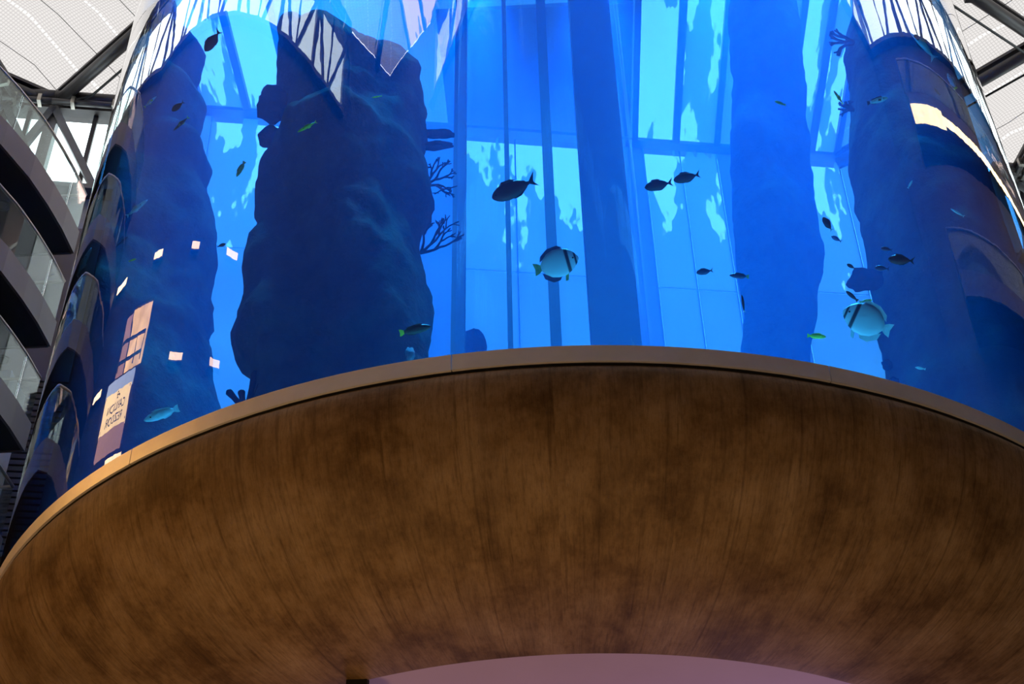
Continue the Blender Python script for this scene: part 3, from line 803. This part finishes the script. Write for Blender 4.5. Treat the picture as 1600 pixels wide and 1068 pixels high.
rock('reef_rock', 'broad dark reef rock standing before the lift shaft',
     [(640, 398, 700), (600, 398, 672), (578, 398, 664), (570, 372, 664), (530, 368, 664), (490, 383, 668), (430, 385, 660), (385, 398, 658), (345, 415, 664), (335, 402, 672),
      (290, 402, 666), (240, 412, 660), (225, 438, 660), (170, 440, 668), (135, 438, 664), (105, 434, 640), (90, 436, 560), (60, 440, 520), (34, 446, 474)], 10.4, 0.85, 1.0, 0.17)
rock('reef_rock', 'dark reef rock pillar close to the tank edge near the mirrored sign',
     [(800, 20, 340), (650, 40, 332), (600, 50, 326), (550, 60, 331), (500, 75, 318), (470, 85, 328), (440, 90, 318), (400, 100, 332), (340, 115, 331), (290, 125, 317), (262, 130, 326),
      (245, 135, 300), (200, 140, 312), (165, 150, 318), (152, 160, 286), (120, 180, 300), (85, 200, 318), (60, 230, 310)], 12.4, 1.1, 2.0, 0.12)
rock('reef_rock', 'dark reef rock pillar behind the banded fish swimming to the lift shaft',
     [(700, 1402, 1640), (590, 1395, 1640), (520, 1386, 1640), (470, 1366, 1640), (400, 1356, 1630), (330, 1345, 1620), (250, 1330, 1600), (180, 1325, 1580), (130, 1326, 1560), (60, 1322, 1540), (-10, 1332, 1520), (-60, 1340, 1500)],
     12.4, 1.1, 3.0, 0.12)
rock('reef_rock', 'slim far reef rock pillar seen beyond the lift shaft',
     [(620, 1150, 1260), (500, 1165, 1275), (400, 1150, 1285), (300, 1145, 1270), (200, 1140, 1262), (100, 1145, 1255), (0, 1138, 1245), (-80, 1145, 1240)], 16.2, 1.0, 4.0, 0.14)
# side lumps: corals growing out of the pillars
def lump(name, label, px, py, Y, w_px, h_px, seed, mat='coral', tilt=0.0):
    c = at_y(px, py, Y); s = c.length/F_PX
    bm = bmesh.new(); bmesh.ops.create_icosphere(bm, subdivisions=3, radius=1)
    for v in bm.verts:
        d = v.co.normalized(); q = d*1.4+Vector((seed*3.1, 0, 0))
        k = 1+noise.fractal(q, 0.8, 2.0, 4)*0.32
        x, y, z = d.x*w_px/2*s*k, d.y*w_px*(0.4 if h_px > w_px*0.4 else 0.2)*s*k, d.z*h_px/2*s*1.25*k*(1 if h_px > w_px*0.4 else 0.6)
        v.co = Vector((x*math.cos(tilt)-z*math.sin(tilt), y, x*math.sin(tilt)+z*math.cos(tilt)))
    o = obj(name, bm, M[mat], None, True); o.location = c
    return tag(o, label, 'coral', 'corals in the tank')
lump('coral_head', 'rounded coral knob jutting from the broad rock, upper of two', 428, 163, 10.3, 52, 58, 1)
lump('coral_head', 'smaller coral knob under the rounded one on the broad rock', 424, 216, 10.3, 40, 32, 2, tilt=0.5)
lump('plate_coral', 'thin plate coral on the shaft side of the broad rock, upper plate', 684, 209, 10.6, 52, 10, 3)
lump('plate_coral', 'thin plate coral on the shaft side of the broad rock, lower plate', 682, 227, 10.6, 50, 12, 4)
lump('plate_coral', 'thick plate coral above the big banded fish', 1352, 437, 12.0, 52, 26, 5)
lump('coral_head', 'dark coral knob at the tank foot beside the far shaft post', 738, 548, 14.8, 44, 70, 6)
lump('coral_head', 'tiny pale coral tuft at the foot of the broad rock', 641, 553, 9.3, 15, 20, 7, 'coral_pale')
lump('coral_head', 'small round coral on the pillar edge below the banded fish', 1386, 570, 12.0, 15, 16, 8)
lump('coral_head', 'small round coral lowest on the pillar edge by the steel band', 1397, 597, 12.0, 15, 15, 9)

def branching(name, label, px, py, Y, ang, size_px, seed, thick=0.018, depth=4):
    rnd = random.Random(seed); o0 = at_y(px, py, Y); s = o0.length/F_PX; bm = bmesh.new()
    def grow(p, a, b, L, r, d):
        dr = (Vector((math.cos(a), 0, math.sin(a)))+Vector((0, b, 0))).normalized(); q = p+dr*L
        bm_tube(bm, [p, p+dr*L*0.5+Vector((rnd.uniform(-1, 1), rnd.uniform(-1, 1), rnd.uniform(-1, 1)))*L*0.06, q], [r, r*0.9, r*0.75], 5)
        if d > 0:
            for _ in range(2 if d > 1 else 3): grow(q, a+rnd.uniform(-0.75, 0.75), b+rnd.uniform(-0.4, 0.4), L*rnd.uniform(0.6, 0.9), r*0.78, d-1)
    for da in (-0.55, 0.0, 0.6): grow(Vector((0, 0, 0)), ang+da, rnd.uniform(-0.3, 0.1), size_px*s*rnd.uniform(0.27, 0.36), thick, depth)
    o = obj(name, bm, M['coral'], None); o.location = o0
    return tag(o, label, 'coral', 'corals in the tank')
branching('branching_coral', 'fine branching coral on the shaft side of the broad rock, upper', 662, 290, 10.6, 0.35, 62, 3)
branching('branching_coral', 'fine branching coral on the shaft side of the broad rock, lower', 657, 395, 10.6, 0.75, 66, 5)
branching('branching_coral', 'twiggy coral high on the pillar over the bright roof windows', 1334, 66, 12.0, PI-0.1, 40, 8, 0.03, 3)
branching('branching_coral', 'twiggy coral reaching from the pillar over striped light', 1334, 172, 12.0, PI-0.5, 30, 9, 0.025, 3)
def finger(label, px, py, Y, seed):
    rnd = random.Random(seed); o0 = at_y(px, py, Y); s = o0.length/F_PX; bm = bmesh.new()
    for dx, L, a in ((-8, 34, 2.2), (-4, 26, 1.8), (4, 46, 1.45), (9, 30, 1.2)):
        p = Vector((dx*s, 0, 0)); d = Vector((math.cos(a), rnd.uniform(-0.2, 0.2), math.sin(a)))*L*s*1.25
        bm_tube(bm, [p, p+d*0.5, p+d*0.9, p+d], [5*s, 4.5*s, 6*s, 3*s], 8)
    o = obj('finger_coral', bm, M['coral'], None, True); o.location = o0
    return tag(o, label, 'coral', 'corals in the tank')
finger('stubby finger coral at the foot of the broad rock by the steel band', 384, 632, 9.9, 2)

# ------------------------------------------------------------------ fish
def loft_body(prof, thick):
    """prof: (x, z_low, z_high) from tail to snout in units of body length"""
    bm = bmesh.new(); seg = 14; rings = []
    for x, lo, hi in prof:
        c, h = (lo+hi)/2, (hi-lo)/2
        rings.append([bm.verts.new((x, h*thick*math.cos(2*PI*k/seg), c+h*math.sin(2*PI*k/seg))) for k in range(seg)])
    for a, b in zip(rings, rings[1:]):
        for k in range(seg): bm.faces.new((a[k], a[(k+1) % seg], b[(k+1) % seg], b[k]))
    bm.faces.new(rings[0][::-1]); bm.faces.new(rings[-1])
    return bm
def fin(poly, t=0.012, y=0.0, lean=0.0):
    """flat fin blade in the xz plane with a real thickness"""
    bm = bmesh.new()
    a = [bm.verts.new((x, y-t/2+lean*abs(z), z)) for x, z in poly]; b = [bm.verts.new((x, y+t/2+lean*abs(z), z)) for x, z in poly]
    bm.faces.new(a); bm.faces.new(b[::-1]); n = len(poly)
    for i in range(n): bm.faces.new((a[i], b[i], b[(i+1) % n], a[(i+1) % n]))
    return bm
KINDS = {
 'surgeon': dict(prof=[(-.36, -.028, .028), (-.30, -.05, .05), (-.18, -.12, .13), (0, -.185, .19), (.18, -.19, .20), (.32, -.16, .165), (.42, -.11, .11), (.48, -.05, .05), (.50, -.015, .015)], thick=.42,
   tail=[(-.34, .025), (-.42, .10), (-.52, .19), (-.45, .03), (-.44, -.02), (-.52, -.14), (-.42, -.08), (-.34, -.025)],
   dorsal=[(-.30, .04), (-.27, .08), (0, .22), (.2, .23), (.28, .17), (0, .16)], anal=[(-.30, -.04), (-.27, -.08), (-.1, -.19), (.05, -.20), (.1, -.17), (-.1, -.12)]),
 'bat': dict(prof=[(-.34, -.06, .06), (-.28, -.16, .16), (-.15, -.27, .27), (0, -.31, .32), (.16, -.30, .31), (.30, -.24, .26), (.40, -.16, .18), (.47, -.08, .08), (.50, -.03, .03)], thick=.30,
   tail=[(-.33, .06), (-.40, .11), (-.50, .14), (-.47, 0), (-.50, -.14), (-.40, -.11), (-.33, -.06)],
   dorsal=[(-.34, .12), (-.30, .24), (-.12, .36), (.10, .38), (.22, .31), (0, .28), (-.2, .20)], anal=[(-.34, -.12), (-.32, -.26), (-.15, -.38), (0, -.37), (.05, -.30), (-.1, -.26), (-.2, -.20)],
   pelvic=[(.14, -.27), (.10, -.42), (.17, -.41), (.22, -.26)]),
 'wrasse': dict(prof=[(-.36, -.05, .05), (-.25, -.085, .085), (-.05, -.125, .13), (.15, -.13, .135), (.32, -.10, .11), (.44, -.055, .06), (.50, -.015, .015)], thick=.55,
   tail=[(-.35, .05), (-.44, .10), (-.51, .11), (-.49, 0), (-.51, -.11), (-.44, -.10), (-.35, -.05)],
   dorsal=[(-.30, .07), (-.24, .13), (.1, .18), (.25, .15), (.1, .11)], anal=[(-.30, -.07), (-.24, -.12), (-.05, -.155), (.0, -.12)]),
 'slim': dict(prof=[(-.40, -.02, .02), (-.25, -.05, .05), (0, -.075, .08), (.2, -.07, .075), (.38, -.045, .05), (.50, -.012, .012)], thick=.7,
   tail=[(-.39, .02), (-.50, .09), (-.46, 0), (-.50, -.09), (-.39, -.02)],
   dorsal=[(-.2, .05), (-.1, .10), (.1, .11), (.1, .07)], anal=[(-.2, -.05), (-.12, -.10), (.0, -.10), (.0, -.07)]),
}
MESH = {}
def mesh_of(kind, part, mat):
    key = (kind, part, mat)
    if key not in MESH:
        K = KINDS[kind]
        if part == 'body': bm = loft_body(K['prof'], K['thick'])
        elif part == 'eye':
            bm = bmesh.new(); bmesh.ops.create_icosphere(bm, subdivisions=2, radius=0.022)
            h = K['prof'][-3]; c = (h[1]+h[2])/2; hh = (h[2]-h[1])/2*K['thick']
            for v in bm.verts: v.co += Vector((h[0]-0.02, -hh*0.92, c+0.02))
        elif part == 'pectoral_fin':
            hh = max((b-a)/2 for _, a, b in K['prof'])*K['thick']
            bm = fin([(.20, .02), (.06, .07), (.03, -.03), (.16, -.05)], 0.012, -hh*1.02)
        else: bm = fin(K[part.replace('_fin', '')])
        me = bpy.data.meshes.new(part); bm.normal_update(); bm.to_mesh(me); bm.free(); me.materials.append(M[mat])
        if part in ('body', 'eye'):
            for p in me.polygons: p.use_smooth = True
        MESH[key] = me
    return MESH[key]
def fish(label, kind, px, py, len_px, deg, depth, skin, fins=None, tail=None, turn=0.0, small=False, name='fish'):
    """deg: where the snout points in the picture plane; turn: radians swung away from the viewer"""
    fins = fins or skin; tail = tail or fins
    pos = in_tank(px, py, depth); d = ray(px, py)
    s = len_px*pos.dot(FW)/F_PX/max(0.35, math.cos(turn))
    a = math.radians(deg)
    ex = (RT*math.cos(a)+UP*math.sin(a)); ex = (ex-d*ex.dot(d)).normalized()
    side = -d
    flip = -1 if math.cos(a) < 0 else 1
    ez = d.cross(ex)*-1
    ez = side.cross(ex)
    if ez.dot(UP) < 0 and abs(math.cos(a)) > 0.05: ez = -ez
    ex = (ex*math.cos(turn)+d*math.sin(turn)).normalized()
    ey = ez.cross(ex).normalized(); ez = ex.cross(ey)
    root = thing(name, label, 'fish', pos, 'fish in the tank')
    mw = Matrix(((ex.x, ey.x, ez.x, 0), (ex.y, ey.y, ez.y, 0), (ex.z, ey.z, ez.z, 0), (0, 0, 0, 1)))
    root.matrix_world = Matrix.Translation(pos) @ mw @ Matrix.Scale(s, 4)
    parts = [('body', skin), ('tail_fin', tail)]
    if not small:
        parts += [('dorsal_fin', fins), ('anal_fin', fins), ('pectoral_fin', skin if kind == 'bat' else fins), ('eye', 'eye')]
        if 'pelvic' in KINDS[kind]: parts.append(('pelvic_fin', tail))
    near = -1 if (ey.dot(d) > 0) else 1
    for pn, mt in parts:
        o = bpy.data.objects.new(pn, mesh_of(kind, pn, mt)); C.objects.link(o); o.parent = root
        if pn in ('eye', 'pectoral_fin') and near > 0: o.scale = (1, -1, 1)
    return root
fish('large dark surgeonfish gliding before the bright lift shaft windows', 'surgeon', 803, 295, 74, 203, 0.9, 'navy')
fish('dark surgeonfish leading a pair before white roof windows', 'surgeon', 1029, 289, 44, 191, 1.2, 'navy')
fish('dark surgeonfish following close behind another before white roof windows', 'surgeon', 1073, 277, 42, 193, 1.2, 'navy')
fish('dark slender fish diving high up near the mirrored roof trusses', 'surgeon', 332, 64, 40, 234, 0.6, 'navy')
fish('silver batfish with dark head bands heading to the slim far rock', 'bat', 869, 412, 72, 16, 0.9, 'bat', 'blue', 'olive')
fish('big silver batfish with dark head bands close to the dark pillar', 'bat', 1355, 501, 80, 157, 0.6, 'bat', 'bat', 'pale')
fish('dark teal fish with a bright yellow tail by the broad rock', 'wrasse', 649, 515, 50, 12, 0.4, 'teal', 'teal', 'yellow')
fish('bright lime yellow fish low near the steel band', 'wrasse', 1276, 525, 29, -4, 0.8, 'lime')
fish('small blue fish hovering above a pale glint', 'surgeon', 1101, 424, 26, 188, 1.0, 'blue')
fish('small blue fish with a yellowish tail over the far rock', 'wrasse', 1155, 431, 30, 176, 1.0, 'blue', 'blue', 'olive')
fish('tiny black and white fish pointing straight up', 'slim', 1161, 474, 28, 98, 0.8, 'navy', 'white', 'white', small=True)
fish('small dark fish tilted upward beside the pale streaks', 'surgeon', 1293, 350, 26, 124, 0.8, 'navy', 'navy', 'pale')
fish('tiny dark fish in open blue just left of the thick plate coral', 'surgeon', 1330, 416, 15, 150, 0.9, 'navy', small=True)
fish('blurred small dark fish below the tilted dark one', 'surgeon', 1307, 373, 18, 150, 2.2, 'blue', small=True)
fish('slim dark fish swimming just over the big banded batfish', 'wrasse', 1331, 462, 24, 140, 0.7, 'navy', small=True)
fish('small olive fish against the back of the big banded batfish', 'wrasse', 1353, 470, 20, 10, 0.8, 'olive', small=True)
fish('yellow green wrasse with a pale snout crossing the broad rock', 'slim', 480, 198, 34, 209, 0.3, 'lime', 'lime', 'yellow')
fish('tiny yellow fish high on the broad rock under the mirrored roof', 'slim', 589, 151, 16, 190, 0.3, 'lime', small=True)
fish('olive fish heading down in the bright gap beside the broad rock', 'wrasse', 376, 264, 27, 242, 0.6, 'olive')
fish('pale cyan fish rising across the dark pillar near the sign reflection', 'slim', 214, 325, 42, 38, 0.3, 'pale', 'pale', 'pale')
fish('small yellow tailed fish near the mirrored clerestory windows', 'slim', 235, 159, 26, 42, 0.3, 'pale', 'lime', 'yellow')
fish('thin greenish fish at the upper edge of the dark pillar', 'slim', 283, 193, 32, 222, 0.3, 'teal', 'olive', 'lime')
fish('short dark fish next to the bright gap high on the pillar', 'surgeon', 278, 166, 24, 218, 0.3, 'navy', small=True)
fish('pale blue fish swimming low beside the mirrored sign', 'wrasse', 252, 647, 56, 200, 0.3, 'pale', 'pale', 'pale')
fish('faint blue fish high up the tank edge wall', 'slim', 192, 376, 22, 40, 0.25, 'blue', small=True)
fish('long cyan fish hugging the outer tank edge', 'slim', 131, 410, 52, 62, 0.15, 'pale', 'pale', 'pale')
fish('tiny green fish above the mirrored warm window', 'wrasse', 207, 406, 12, 20, 0.3, 'lime', small=True)
fish('tiny dark fish in the bright gap below a mirrored lamp', 'surgeon', 346, 383, 14, 20, 1.0, 'navy', small=True)
fish('long bright blue fish slanting down near the mirrored gallery', 'slim', 1438, 64, 74, 128, 0.3, 'pale', 'blue', 'pale')
fish('cyan fish with a yellow tail near the curved tank edge', 'wrasse', 1487, 127, 28, 120, 0.2, 'pale', 'pale', 'yellow')
fish('tiny blue fish beside the cyan one with a yellow tail', 'wrasse', 1464, 143, 15, 130, 0.3, 'blue', small=True)
fish('light blue fish on the dark pillar above the yellow light strip', 'wrasse', 1371, 157, 32, 15, 0.35, 'pale', 'blue', 'blue')
fish('faint pale fish on the dark pillar below the yellow light strip', 'wrasse', 1422, 288, 14, 60, 0.3, 'pale', small=True)
fish('faint blue fish deep down the dark pillar by the curved edge', 'slim', 1496, 332, 24, 150, 0.25, 'pale', small=True)
fish('dark fish with a bright white crescent on its face', 'surgeon', 1408, 406, 40, 175, 0.4, 'navy', 'navy', 'navy')
fish('round pale fish above the one with a white crescent', 'surgeon', 1385, 389, 18, 170, 0.5, 'blue', small=True)
fish('round bluish fish next to the thick plate coral', 'surgeon', 1378, 419, 22, 175, 0.5, 'blue', small=True)
fish('small pale fish low on the dark pillar near the steel band', 'wrasse', 1438, 575, 16, 170, 0.3, 'pale', small=True)
fish('faint cyan fish alone before the slim far rock', 'wrasse', 1219, 161, 18, 160, 0.9, 'olive', small=True)
fish('slim green fish slanting between pillar and bright windows', 'slim', 1310, 152, 26, 125, 0.6, 'olive', 'lime', 'lime')
